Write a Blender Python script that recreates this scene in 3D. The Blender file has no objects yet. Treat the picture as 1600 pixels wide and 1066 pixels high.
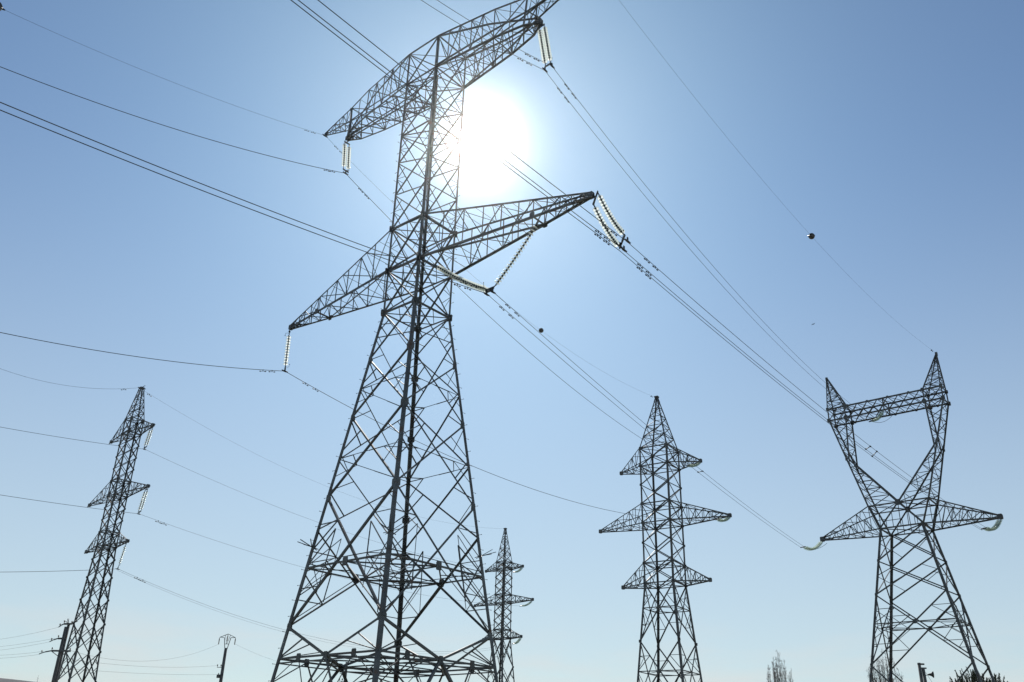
import bpy, math, random
from mathutils import Vector, Matrix, noise
R = math.radians
rnd = random.Random(7)
scene = bpy.context.scene
COL = scene.collection

# ------------------------------------------------------------------ camera
F_PX, PITCH, ROLL = 1396.02, R(25.7438), R(1.66697)
cam_d = bpy.data.cameras.new('camera'); cam = bpy.data.objects.new('camera', cam_d); COL.objects.link(cam)
fw = Vector((0, math.cos(PITCH), math.sin(PITCH)))
rt0 = Vector((1, 0, 0)); up0 = Vector((0, -math.sin(PITCH), math.cos(PITCH)))
rt = rt0*math.cos(ROLL) + up0*math.sin(ROLL); up = up0*math.cos(ROLL) - rt0*math.sin(ROLL)
cam.matrix_world = Matrix(((rt.x, up.x, -fw.x, 0), (rt.y, up.y, -fw.y, 0), (rt.z, up.z, -fw.z, 1.6), (0, 0, 0, 1)))
cam_d.sensor_width = 36; cam_d.lens = 36*F_PX/1600
cam_d.clip_start = .1; cam_d.clip_end = 6000
scene.camera = cam

# ------------------------------------------------------------------ world, sun, exposure
SUN = Vector((-0.04473, 0.78469, 0.61827)).normalized()
SUN_EL = math.asin(SUN.z); SUN_AZ = math.atan2(SUN.x, SUN.y)
w = bpy.data.worlds.new('World'); scene.world = w; w.use_nodes = True
nt = w.node_tree; nt.nodes.clear()
N = nt.nodes.new; LK = nt.links.new
def vmath(op, a=None, b=None):
    n = N('ShaderNodeMath'); n.operation = op
    for i, x in enumerate((a, b)):
        if x is None: continue
        if isinstance(x, (int, float)): n.inputs[i].default_value = x
        else: LK(x, n.inputs[i])
    return n.outputs[0]
sky = N('ShaderNodeTexSky'); sky.sky_type = 'NISHITA'; sky.sun_disc = False
sky.sun_elevation = SUN_EL; sky.sun_rotation = SUN_AZ
sky.altitude = 600; sky.air_density = 1.0; sky.dust_density = 0.2; sky.ozone_density = 1.8
bg = N('ShaderNodeBackground'); bg.inputs['Strength'].default_value = .10
out = N('ShaderNodeOutputWorld')
tc = N('ShaderNodeTexCoord')
nrm = N('ShaderNodeVectorMath'); nrm.operation = 'NORMALIZE'; LK(tc.outputs['Generated'], nrm.inputs[0])
dot = N('ShaderNodeVectorMath'); dot.operation = 'DOT_PRODUCT'; LK(nrm.outputs[0], dot.inputs[0]); dot.inputs[1].default_value = SUN
dc = vmath('MAXIMUM', dot.outputs['Value'], 0.0)
g1 = vmath('MULTIPLY', vmath('POWER', dc, 3500.0), 10.0)      # the sun's own blinding core
g2 = vmath('MULTIPLY', vmath('POWER', dc, 80.0), 1.0)      # inner aureole
g3 = vmath('MULTIPLY', vmath('POWER', dc, 20.0), 1.7)        # wide aureole
gl = vmath('ADD', g1, g2)
g3c = N('ShaderNodeVectorMath'); g3c.operation = 'SCALE'; g3c.inputs[0].default_value = (.45, .92, 1.0); LK(g3, g3c.inputs['Scale'])
glc = N('ShaderNodeVectorMath'); glc.operation = 'SCALE'; glc.inputs[0].default_value = (1.0, .97, .90); LK(gl, glc.inputs['Scale'])
# thin pale cloud banks low on the horizon
sep = N('ShaderNodeSeparateXYZ'); LK(nrm.outputs[0], sep.inputs[0])
mp = N('ShaderNodeMapping'); mp.inputs['Scale'].default_value = (3, 3, 16); LK(nrm.outputs[0], mp.inputs[0])
nz = N('ShaderNodeTexNoise'); nz.inputs['Scale'].default_value = 2.3; nz.inputs['Detail'].default_value = 6; LK(mp.outputs[0], nz.inputs['Vector'])
cr = N('ShaderNodeMapRange'); cr.inputs['From Min'].default_value = .42; cr.inputs['From Max'].default_value = .68; LK(nz.outputs['Fac'], cr.inputs['Value'])
el = N('ShaderNodeMapRange'); el.interpolation_type = 'SMOOTHSTEP'; el.inputs['From Min'].default_value = .17; el.inputs['From Max'].default_value = .05; LK(sep.outputs['Z'], el.inputs['Value'])
el2 = N('ShaderNodeMapRange'); el2.interpolation_type = 'SMOOTHSTEP'; el2.inputs['From Min'].default_value = .62; el2.inputs['From Max'].default_value = .02; LK(sep.outputs['Z'], el2.inputs['Value'])
mz = N('ShaderNodeMix'); mz.data_type = 'RGBA'; LK(vmath('MULTIPLY', el2.outputs[0], .66), mz.inputs['Factor']); LK(sky.outputs[0], mz.inputs['A']); mz.inputs['B'].default_value = (5.35, 5.75, 5.75, 1)
cf = vmath('MULTIPLY', vmath('MULTIPLY', cr.outputs[0], el.outputs[0]), .75)
mx = N('ShaderNodeMix'); mx.data_type = 'RGBA'; LK(cf, mx.inputs['Factor']); LK(mz.outputs['Result'], mx.inputs['A']); mx.inputs['B'].default_value = (7.0, 6.6, 6.5, 1)
ad = N('ShaderNodeVectorMath'); ad.operation = 'ADD'; LK(mx.outputs['Result'], ad.inputs[0]); LK(glc.outputs[0], ad.inputs[1])
ad2 = N('ShaderNodeVectorMath'); ad2.operation = 'ADD'; LK(ad.outputs[0], ad2.inputs[0]); LK(g3c.outputs[0], ad2.inputs[1])
wb = N('ShaderNodeVectorMath'); wb.operation = 'MULTIPLY'; LK(ad2.outputs[0], wb.inputs[0]); wb.inputs[1].default_value = (1.0, 1.058, 1.05)
LK(wb.outputs[0], bg.inputs['Color']); LK(bg.outputs[0], out.inputs['Surface'])

sd = bpy.data.lights.new('sun', 'SUN'); sd.energy = 4.0; sd.angle = R(.5); sd.color = (1, .95, .88)
so = bpy.data.objects.new('sun', sd); COL.objects.link(so)
so.rotation_euler = SUN.to_track_quat('Z', 'Y').to_euler(); so.location = (0, 0, 90)
vs = scene.view_settings; vs.view_transform = 'Standard'; vs.look = 'None'; vs.gamma = 1; vs.exposure = 0.07; vs.use_curve_mapping = False

# ------------------------------------------------------------------ materials
def mat(name, col, rough=.6, metal=0, var=.25, scale=3.0, spec=.5):
    m = bpy.data.materials.new(name); m.use_nodes = True; t = m.node_tree; b = t.nodes['Principled BSDF']
    b.inputs['Roughness'].default_value = rough; b.inputs['Metallic'].default_value = metal
    b.inputs['Specular IOR Level'].default_value = spec
    c = t.nodes.new('ShaderNodeTexCoord'); n = t.nodes.new('ShaderNodeTexNoise'); n.inputs['Scale'].default_value = scale; n.inputs['Detail'].default_value = 5
    r = t.nodes.new('ShaderNodeValToRGB'); r.color_ramp.elements[0].position = .35; r.color_ramp.elements[1].position = .7
    r.color_ramp.elements[0].color = tuple(x*(1-var) for x in col)+(1,); r.color_ramp.elements[1].color = tuple(min(1, x*(1+var)) for x in col)+(1,)
    t.links.new(c.outputs['Object'], n.inputs['Vector']); t.links.new(n.outputs['Fac'], r.inputs[0]); t.links.new(r.outputs[0], b.inputs['Base Color'])
    return m
def steel(name, col, rust):
    m = mat(name, col, .55, .25, .4, 1.1); t = m.node_tree; b = t.nodes['Principled BSDF']
    c = t.nodes['Texture Coordinate']; n = t.nodes.new('ShaderNodeTexNoise'); n.inputs['Scale'].default_value = 2.6; n.inputs['Detail'].default_value = 8
    mr = t.nodes.new('ShaderNodeMapRange'); mr.inputs['From Min'].default_value = .56; mr.inputs['From Max'].default_value = .70
    mx_ = t.nodes.new('ShaderNodeMix'); mx_.data_type = 'RGBA'; old = b.inputs['Base Color'].links[0].from_socket
    t.links.new(c.outputs['Object'], n.inputs['Vector']); t.links.new(n.outputs['Fac'], mr.inputs['Value']); t.links.new(mr.outputs[0], mx_.inputs['Factor'])
    t.links.new(old, mx_.inputs['A']); mx_.inputs['B'].default_value = rust+(1,); t.links.new(mx_.outputs['Result'], b.inputs['Base Color'])
    return m
STEEL = steel('galvanised_steel', (.095, .105, .11), (.10, .06, .04))
STEELD = steel('weathered_steel', (.08, .088, .092), (.075, .05, .035))
WIRE = mat('aluminium_wire', (.10, .11, .12), .75, .0, .2, .5, .2)
FIT = mat('forged_fittings', (.05, .055, .055), .5, .5, .3, 6)
CONC = mat('weathered_concrete', (.11, .105, .10), .85, 0, .3, 4)
BALL_D = mat('marker_red', (.055, .05, .05), .12, 0, .2, 5)
BALL_W = mat('marker_white', (.085, .085, .085), .12, 0, .2, 5)
GRASS = mat('grass', (.20, .18, .11), .95, 0, .45, .4)
SOIL = mat('hillside', (.10, .095, .10), .95, 0, .25, .02)
BARK = mat('bark', (.10, .085, .07), .9, 0, .3, 8)
TWIG = mat('twigs', (.085, .06, .05), .9, 0, .3, 8)
NEEDLE = mat('needles', (.045, .06, .03), .8, 0, .45, 1.5)
PORC = mat('porcelain', (.16, .10, .07), .3, 0, .2, 5)
BIRD = mat('plumage', (.05, .05, .055), .9, 0, .2, 5)
def glass_mat(name='toughened_glass', tc_=(.96, .97, .89, 1), k_=.28):
    m = bpy.data.materials.new(name); m.use_nodes = True; t = m.node_tree; t.nodes.clear()
    o = t.nodes.new('ShaderNodeOutputMaterial'); tr = t.nodes.new('ShaderNodeBsdfTranslucent'); tr.inputs[0].default_value = tc_
    g = t.nodes.new('ShaderNodeBsdfGlossy'); g.inputs['Roughness'].default_value = .25; g.inputs[0].default_value = (.9, .95, .92, 1)
    tp = t.nodes.new('ShaderNodeBsdfTransparent'); nz = t.nodes.new('ShaderNodeTexNoise'); nz.inputs['Scale'].default_value = 9
    cr_ = t.nodes.new('ShaderNodeValToRGB'); cr_.color_ramp.elements[0].color = (.62, .74, .68, 1); cr_.color_ramp.elements[1].color = (.93, .97, .94, 1); t.links.new(nz.outputs['Fac'], cr_.inputs[0]); t.links.new(cr_.outputs[0], tp.inputs[0])
    m1 = t.nodes.new('ShaderNodeMixShader'); m2 = t.nodes.new('ShaderNodeMixShader'); m1.inputs[0].default_value = .18; m2.inputs[0].default_value = k_
    t.links.new(tr.outputs[0], m1.inputs[1]); t.links.new(g.outputs[0], m1.inputs[2]); t.links.new(m1.outputs[0], m2.inputs[1]); t.links.new(tp.outputs[0], m2.inputs[2]); t.links.new(m2.outputs[0], o.inputs[0])
    return m
GLASS = glass_mat(); GLASS_T = glass_mat('greenish_glass', (.42, .50, .42, 1), .45)

# ------------------------------------------------------------------ helpers
def V(*a): return Vector(a)
def tag(o, label=None, cat=None, group=None, kind=None):
    if label: o['label'] = label
    if cat: o['category'] = cat
    if group: o['group'] = group
    if kind: o['kind'] = kind
    return o
def empty(name, loc, label, cat, group=None, rz=0):
    o = bpy.data.objects.new(name, None); COL.objects.link(o); o.location = loc; o.rotation_euler = (0, 0, rz); o.empty_display_size = .3
    return tag(o, label, cat, group)
class MB:
    def __init__(s, k=1.0): s.v = []; s.f = []; s.sm = []; s.k = k
    def angle(s, p, q, w, n=None, t=None):
        """steel angle section from p to q, flange facing n"""
        p = Vector(p); q = Vector(q); d = q-p; w = w*s.k
        if d.length < 1e-4: return
        d.normalize(); n = Vector(n) if n else V(.3, .5, .8)
        e1 = n.cross(d)
        if e1.length < 1e-3: e1 = V(1, .3, 0).cross(d)
        e1.normalize(); e2 = d.cross(e1); t = t or w*.14
        prof = [(0, 0), (w, 0), (w, t), (t, t), (t, w), (0, w)]
        k = len(s.v)
        for P in (p, q):
            for a, b in prof: s.v.append(P+e1*(a-w/2)-e2*(b-t/2))
        for i in range(6):
            j = (i+1) % 6; s.f.append((k+i, k+j, k+6+j, k+6+i))
        s.f.append((k, k+3, k+2, k+1)); s.f.append((k, k+5, k+4, k+3))
        s.f.append((k+6, k+7, k+8, k+9)); s.f.append((k+6, k+9, k+10, k+11))
        s.sm += [0]*10
    def leg(s, p, q, w, da, db, t=None):
        """corner angle: heel on the line p-q, flanges along da and db"""
        p = Vector(p); q = Vector(q); t = t or w*.13; k = len(s.v)
        for P in (p, q):
            for a, b in ((0, 0), (w, 0), (w, t), (t, t), (t, w), (0, w)): s.v.append(P+da*(a-w*.04)+db*(b-w*.04))
        for i in range(6):
            j = (i+1) % 6; s.f.append((k+i, k+j, k+6+j, k+6+i))
        s.f += [(k, k+3, k+2, k+1), (k, k+5, k+4, k+3), (k+6, k+7, k+8, k+9), (k+6, k+9, k+10, k+11)]; s.sm += [0]*10
    def box(s, c, ax, ay, az):
        c = Vector(c); k = len(s.v)
        for i in (-1, 1):
            for j in (-1, 1):
                for l in (-1, 1): s.v.append(c+ax*i+ay*j+az*l)
        s.f += [tuple(k+x for x in q) for q in ((0, 1, 3, 2), (4, 6, 7, 5), (0, 4, 5, 1), (2, 3, 7, 6), (0, 2, 6, 4), (1, 5, 7, 3))]; s.sm += [0]*6
    def plate(s, c, n, r, t=.012):
        """clipped-corner gusset plate"""
        n = Vector(n).normalized(); e = n.cross(V(0, 0, 1)); e = e.normalized() if e.length > .1 else V(1, 0, 0); f = n.cross(e)
        k = len(s.v); pr = [(1, .7), (.75, 1), (-.75, 1), (-1, .7), (-1, -.7), (-.75, -1), (.75, -1), (1, -.7)]
        for h in (-t, t):
            for a, b in pr: s.v.append(Vector(c)+e*a*r*.7+f*b*r*.85+n*h)
        s.f.append(tuple(k+7-i for i in range(8))); s.f.append(tuple(k+8+i for i in range(8)))
        for i in range(8): s.f.append((k+i, k+(i+1) % 8, k+8+(i+1) % 8, k+8+i))
        s.sm += [0]*10
    def tube(s, pts, rr, n=6, cap=True, smooth=1):
        pts = [Vector(p) for p in pts]; k = len(s.v); m = len(pts)
        ref = None
        for i, p in enumerate(pts):
            d = (pts[min(i+1, m-1)]-pts[max(i-1, 0)])
            d = d.normalized() if d.length > 1e-9 else V(0, 0, 1)
            if ref is None or abs(ref.dot(d)) > .95:
                ref = V(0, 0, 1) if abs(d.z) < .9 else V(1, 0, 0)
            a = d.cross(ref).normalized(); b = a.cross(d); r = rr[i] if isinstance(rr, (list, tuple)) else rr
            for j in range(n):
                t = 2*math.pi*j/n; s.v.append(p+a*r*math.cos(t)+b*r*math.sin(t))
        for i in range(m-1):
            for j in range(n):
                j2 = (j+1) % n; s.f.append((k+i*n+j, k+i*n+j2, k+(i+1)*n+j2, k+(i+1)*n+j)); s.sm.append(smooth)
        if cap and n > 2:
            s.f.append(tuple(k+n-1-j for j in range(n))); s.f.append(tuple(k+(m-1)*n+j for j in range(n))); s.sm += [0, 0]
    def quad(s, a, b, c, d):
        k = len(s.v); s.v += [Vector(x) for x in (a, b, c, d)]; s.f.append((k, k+1, k+2, k+3)); s.sm.append(0)
    def build(s, name, m, parent=None, loc=None):
        me = bpy.data.meshes.new(name); me.from_pydata([tuple(x) for x in s.v], [], s.f); me.materials.append(m)
        me.polygons.foreach_set('use_smooth', [bool(x) for x in s.sm]); me.update()
        o = bpy.data.objects.new(name, me); COL.objects.link(o)
        if parent: o.parent = parent
        if loc is not None: o.location = loc
        return o
def lerp(a, b, t): return Vector(a)*(1-t)+Vector(b)*t
def along(pl, t):
    """point at parameter t in 0..1 of polyline by index"""
    x = t*(len(pl)-1); i = min(int(x), len(pl)-2); return lerp(pl[i], pl[i+1], x-i)

def xpanel(m, a0, a1, b0, b1, n, wd, ws, sec=1, belt=0, plate=0, fa=None):
    """X braced panel of one tower face between legs a and b; sec = redundant members"""
    a0, a1, b0, b1 = map(Vector, (a0, a1, b0, b1))
    wa = (a0-b0).length; wb = (a1-b1).length
    s = wa/(wa+wb); X = lerp(a0, b1, s)
    off = Vector(n).normalized()*wd*.5
    m.angle(a0, b1, wd, n); m.angle(Vector(b0)-off, Vector(a1)-off, wd, n)
    for l0, l1 in ((a0, a1), (b0, b1)):
        M = lerp(l0, l1, s if s > .5 else .5)
        if sec >= 1:
            m.angle(M, lerp(l0, X, .5), ws, n); m.angle(M, lerp(l1, X, .5), ws, n)
        if sec >= 2:
            m.angle(lerp(l0, M, .5), lerp(l0, X, .5), ws*.9, n); m.angle(lerp(l1, M, .5), lerp(l1, X, .5), ws*.9, n)
    if sec >= 3:
        m.angle(lerp(a0, X, .5), lerp(a0, X, .5)+(lerp(a1, X, .5)-lerp(a0, X, .5)), ws*.7, n)
        m.angle(lerp(b0, X, .5), lerp(b1, X, .5), ws*.7, n)
    if belt:
        m.angle(lerp(a0, a1, s), X, wd*.8, n); m.angle(X, lerp(b0, b1, s), wd*.8, n)
    if plate: m.plate(X, n, plate)
    return X
def faces(C):
    """corner order L N R F -> consecutive pairs with outward normals"""
    return ((0, 1), (1, 2), (2, 3), (3, 0))
def corners(u, v, z): return [V(-u, -v, z), V(u, -v, z), V(u, v, z), V(-u, v, z)]
LDX = [V(1, 0, 0), V(-1, 0, 0), V(-1, 0, 0), V(1, 0, 0)]; LDY = [V(0, 1, 0), V(0, 1, 0), V(0, -1, 0), V(0, -1, 0)]
NRM = [V(0, -1, 0), V(1, 0, 0), V(0, 1, 0), V(-1, 0, 0)]
def lattice_face(m, c0, c1, n, wb, nrm, posts=True, alt=0, wp=None):
    """single lacing between two chords given as polylines or 2 points"""
    for i in range(n):
        a0, a1 = along(c0, i/n), along(c0, (i+1)/n); b0, b1 = along(c1, i/n), along(c1, (i+1)/n)
        if (i+alt) % 2: m.angle(a0, b1, wb, nrm)
        else: m.angle(b0, a1, wb, nrm)
        if posts and i: m.angle(a0, b0, wp or wb*.8, nrm)
def xlace(m, c0, c1, n, wb, nrm):
    for i in range(n):
        a0, a1 = along(c0, i/n), along(c0, (i+1)/n); b0, b1 = along(c1, i/n), along(c1, (i+1)/n)
        m.angle(a0, b1, wb, nrm); m.angle(b0, a1, wb, nrm)
def chord(m, pl, w, n=None):
    for a, b in zip(pl[:-1], pl[1:]): m.angle(a, b, w, n)
def geo_t(n, r=1.0): return [i/n for i in range(n+1)]

def crossarm(sx, ub, vb, zb, ut, vt, zt, tip, ztip, n, wc, wl, root, mtl, tipw=.07, xb=True, name='crossarm', stick=0, dense=1):
    """tapering four-chord arm; sx = -1 / +1 side"""
    m = MB()
    T = [V(sx*tip, -tipw, ztip), V(sx*tip, tipw, ztip)]
    Tt = [V(sx*tip, -tipw, ztip+wc*1.6), V(sx*tip, tipw, ztip+wc*1.6)]
    B = [V(sx*ub, -vb, zb), V(sx*ub, vb, zb)]; U = [V(sx*ut, -vt, zt), V(sx*ut, vt, zt)]
    for k in (0, 1):
        nn = V(0, -1 if k == 0 else 1, 0)
        m.angle(B[k], T[k], wc, nn); m.angle(U[k], Tt[k], wc*.85, nn)
        lattice_face(m, [B[k], T[k]], [U[k], Tt[k]], n, wl, nn)
    lattice_face(m, [B[0], T[0]], [B[1], T[1]], n, wl, V(0, 0, -1), True, 1)
    if dense: lattice_face(m, [U[0], Tt[0]], [U[1], Tt[1]], max(2, n-2), wl*.8, V(0, 0, 1), False)
    m.angle(B[0], B[1], wc*.8, V(0, 0, -1)); m.angle(U[0], U[1], wc*.7, V(0, 0, 1))
    m.plate((T[0]+Tt[0])/2, V(0, -1, 0), wc*2.2, tipw*.5); m.plate((T[1]+Tt[1])/2, V(0, 1, 0), wc*2.2, tipw*.5)
    if stick: m.angle(T[0]+V(-sx*.4, tipw, 0), T[0]+V(sx*stick, tipw, 0), wc, V(0, 0, 1))
    return m.build(name, mtl, root)

# ================================================================== SETTING
g = MB(); nseg = 40
g.quad((-3000, -3000, 0), (3000, -3000, 0), (3000, 5000, 0), (-3000, 5000, 0))
tag(g.build('ground', GRASS), kind='structure')
h = MB()
ridge = []
for i in range(61):
    x = -1400+i*22
    zc = 66.0*max(0, 1-((x+560)/300)**2*.18) if x < -560 else 66.0-(x+560)*.058 if x < -300 else 50.9-(x+300)*.16
    zc += noise.noise(V(x*.012, 3, 0))*1.6
    ridge.append((x, max(0, zc+3.4)))
k0 = 0
for j, (y, f) in enumerate(((620, -.02), (700, .55), (800, 1.0), (950, .92), (1150, .4), (1400, -.02))):
    for x, z in ridge: h.v.append(V(x, y+noise.noise(V(x*.01, y, 1))*12, z*f-.5 if f < 0 else z*f))
nr = len(ridge)
for j in range(5):
    for i in range(nr-1):
        h.f.append((j*nr+i, j*nr+i+1, (j+1)*nr+i+1, (j+1)*nr+i)); h.sm.append(1)
tag(h.build('hill', SOIL), kind='structure')

# ================================================================== MAIN TOWER (A)
TA = (-5.556, 46.0, -.715)
def frame(t):
    x, y, a = t; return V(x, y, 0), V(math.cos(a), math.sin(a), 0), V(-math.sin(a), math.cos(a), 0)
def WP(t, u, v, z):
    o, eu, ev = frame(t); return o+eu*u+ev*v+V(0, 0, z)
def tower_a():
    root = empty('transmission_tower', (TA[0], TA[1], 0), 'largest steel lattice tower, nearest the camera, standing against the sun', 'pylon', 'steel lattice transmission towers', TA[2])
    ZW, ZT = 25.244, 44.942
    def C(z):
        if z >= ZW: s = (z-ZW)/(ZT-ZW); return corners(1.33+.06*s, 1.408-.078*s, z)
        s = z/ZW; return corners(4.312+(1.33-4.312)*s, 4.694+(1.408-4.694)*s, z)
    for k in range(4):
        m = MB(.78); L = [C(z)[k] for z in (0, 12.5, ZW, ZT)]
        nn = (NRM[k]+NRM[k-1]).normalized()
        for i, (a, b) in enumerate(zip(L[:-1], L[1:])):
            m.leg(a, b, (.185, .168, .135)[i], LDX[k], LDY[k])
        for z in (14.18, 18.71, 22.23, 7.68, ZW):
            m.plate(C(z)[k]+LDX[k]*.14, NRM[k] if k % 2 == 0 else NRM[k-1], .2, .015); m.plate(C(z)[k]+LDY[k]*.14, NRM[k-1] if k % 2 == 0 else NRM[k], .2, .015)
        m.build('leg', STEEL, root)
    # step bolts on left and right legs
    m = MB(.78); m.tube([V(0, 0, 0), V(.19, 0, 0)], .012, 5); m.tube([V(.18, 0, 0), V(.2, 0, 0)], .022, 6)
    bolt0 = None
    for k, ks in ((0, 3), (2, 1)):
        for i in range(49):
            z = 5.2+i*.75; p = C(z)[k]; d = NRM[k] if i % 2 else NRM[ks]
            if bolt0 is None: bolt0 = m.build('step_bolt', STEEL, root); o = bolt0
            else: o = bolt0.copy(); COL.objects.link(o); o.parent = root
            o.location = p; o.rotation_euler = (0, 0, math.atan2(d.y, d.x))
    # anti-climbing spikes
    for k in range(4):
        m = MB(.78); z = 11.65; p = C(z)[k]; o = (NRM[k]+NRM[k-1]).normalized()
        for dv in (NRM[k], NRM[k-1], (NRM[k]-NRM[k-1]).normalized(), o):
            s = dv.cross(V(0, 0, 1))
            m.angle(p-dv*.35+V(0, 0, -.12), p+dv*.75+V(0, 0, .22), .045, V(0, 0, 1))
        m.build('climbing_guard', STEELD, root)
    m = MB(.78)
    for fs, lev, wds in (((0, 1), [ZW, 22.228, 18.714, 14.18, 7.678], (.09, .108, .122, .14)), ((2, 3), [ZW, 23.6, 20.4, 16.3, 12.5, 7.678], (.07, .075, .085, .09, .12))):
        for i in range(len(lev)-1):
            z1, z0 = lev[i], lev[i+1]; c1, c0 = C(z1), C(z0)
            for f in fs:
                a, b = faces(0)[f]
                xpanel(m, c0[a], c1[a], c0[b], c1[b], NRM[f], wds[i], (.055, .06, .065, .065, .065)[i], 1 if (z0 > 8 and i) else (2 if i else 1), belt=0)
    m.build('lower_bracing', STEEL, root)
    # belt at the crossing level z = 10.64 : frame between the crossing points and the legs
    zc = 10.55; m = MB(.78); c = C(zc); mids = []
    for f, (a, b) in enumerate(faces(0)):
        mid = (c[a]+c[b])/2; mids.append(mid)
        m.angle(c[a], mid, .11, NRM[f]); m.angle(mid, c[b], .11, NRM[f]); m.plate(mid, NRM[f], .25, .02)
        c7, c14 = C(7.678), C(14.18)
        for l in (a, b):
            P = lerp(c[l], mid, .5)
            lo = lerp(c7[l], mid, .5); hi = lerp(c14[l], mid, .5)
            m.angle(P, lo, .055, NRM[f]); m.angle(P, hi, .055, NRM[f]); m.angle(P, C(9.1)[l], .055, NRM[f])
            m.angle(c[l], hi, .06, NRM[f])
    for i in range(4):
        m.angle(mids[i], mids[(i+1) % 4], .10, V(0, 0, 1)); m.angle(lerp(mids[i], c[(i+1) % 4], .5), lerp(mids[(i+1) % 4], c[(i+1) % 4], .5), .07, V(0, 0, 1))
        m.angle(mids[i], C(7.9)[(i+1) % 4], .06, V(0, 0, 1)); 
    m.angle(mids[0], mids[2], .07, V(0, 0, 1)); m.angle(mids[1], mids[3], .07, V(0, 0, 1))
    for i in range(4): m.angle(lerp(mids[i], mids[(i+1) % 4], .5), c[(i+1) % 4], .06, V(0, 0, 1))
    m.build('belt_frame', STEEL, root)
    # second belt z = 6.2, inverted V above it, K legs below
    zc = 6.196; m = MB(.78); c = C(zc); c7 = C(7.678); cb = C(0); mids = []
    for f, (a, b) in enumerate(faces(0)):
        mid = (c[a]+c[b])/2; mids.append(mid)
        m.angle(c[a], c[b], .11, NRM[f]); m.angle(c[a]+V(0, 0, -.2), c[b]+V(0, 0, -.2), .075, NRM[f]); m.plate(mid, NRM[f], .19, .02)
        for l, s in ((a, 1), (b, -1)):
            m.angle(c7[l], mid, .14, NRM[f])
            m.angle(c[l], lerp(c7[l], mid, .42), .07, NRM[f]); m.angle(c[l], lerp(c7[l], mid, .62), .055, NRM[f])
            m.angle(mid, cb[l], .15, NRM[f])
            for t, q in ((.25, .18), (.5, .38), (.75, .62)):
                m.angle(lerp(mid, cb[l], t), lerp(c[l], cb[l], q), .065, NRM[f]); m.angle(lerp(mid, cb[l], t), lerp(c[l], cb[l], t+.1), .065, NRM[f])
            P = lerp(c[l], mid, .45); m.angle(P, lerp(mid, cb[l], .25), .07, NRM[f]); m.angle(P, lerp(c[l], cb[l], .18), .06, NRM[f]); m.plate(P, NRM[f], .2, .02)
    for i in range(4):
        m.angle(mids[i], mids[(i+1) % 4], .12, V(0, 0, 1)); m.angle(mids[i]+V(0, 0, -.2), mids[(i+1) % 4]+V(0, 0, -.2), .08, V(0, 0, 1))
        q = lerp(mids[i], mids[(i+1) % 4], .5); m.angle(q, c[(i+1) % 4], .08, V(0, 0, 1)); m.plate(q, V(0, 0, 1), .22, .02)
        m.angle(lerp(mids[i], q, .5), lerp(mids[i], c[(i+1) % 4], .5), .06, V(0, 0, 1))
        m.angle(q, lerp(mids[i], cb[(i+1) % 4], .3), .07); m.angle(q, lerp(mids[(i+1) % 4], cb[(i+1) % 4], .3), .07)
    m.angle(mids[0], mids[2], .08, V(0, 0, 1)); m.angle(mids[1], mids[3], .08, V(0, 0, 1))
    m.build('foot_frame', STEEL, root)
    # hip bracing inside lower body
    m = MB(.78)
    for z0, z1 in ((18.714, 22.228), (14.18, 18.714), (7.678, 14.18)):
        cm = C(z0*.52+z1*.48); md = [(cm[a]+cm[b])/2 for a, b in faces(0)]
        for i in range(4):
            j = (i+1) % 4; m.angle(lerp(md[i], cm[j], .5), lerp(md[j], cm[j], .5), .055, V(0, 0, 1))
            m.angle(lerp(md[i], cm[j], .5), C(z0*.75+z1*.25)[j], .05, V(0, 0, 1))
            m.angle(lerp(md[i], cm[j], .5), cm[j], .05, V(0, 0, 1)); m.angle(lerp(md[j], cm[j], .5), cm[j], .05, V(0, 0, 1)); m.angle(lerp(md[i], cm[j], .5), md[i], .05, V(0, 0, 1)); m.angle(lerp(md[j], cm[j], .5), md[j], .05, V(0, 0, 1))
        m.build('plan_bracing', STEEL, root); m = MB(.78)
    for z in (ZW, 28.024, 30.967):
        c = C(z)
        m.angle(c[0], c[2], .08, V(0, 0, 1)); m.angle(c[1], c[3], .08, V(0, 0, 1))
        for f, (a, b) in enumerate(faces(0)): m.angle(c[a], c[b], .14 if z > ZW else .12, NRM[f])
        md = [(c[a]+c[b])/2 for a, b in faces(0)]
        for i in range(4): m.angle(md[i], md[(i+1) % 4], .05, V(0, 0, 1))
        m.build('plan_bracing', STEEL, root); m = MB(.78)
    # body between waist and top
    m = MB(.78); lv = [ZW, 28.024, 30.967, 33.44, 35.88, 38.02, 40.2, 42.289, ZT]
    for i in range(8):
        c0, c1 = C(lv[i]), C(lv[i+1])
        for f, (a, b) in enumerate(faces(0)):
            xpanel(m, c0[a], c1[a], c0[b], c1[b], NRM[f], .105 if i < 2 else .085, .042, 1 if i < 7 else 0, belt=0)
            if i in (0, 1): 
                for l in (a, b): m.plate(c0[l], NRM[f], .22, .02); m.plate(c1[l], NRM[f], .22, .02)
    for z in (38.02, 42.289, ZT):
        c = C(z)
        for f, (a, b) in enumerate(faces(0)): m.angle(c[a], c[b], .09, NRM[f])
        m.angle(c[0], c[2], .065, V(0, 0, 1)); m.angle(c[1], c[3], .065, V(0, 0, 1))
    m.build('upper_bracing', STEEL, root)
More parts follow.
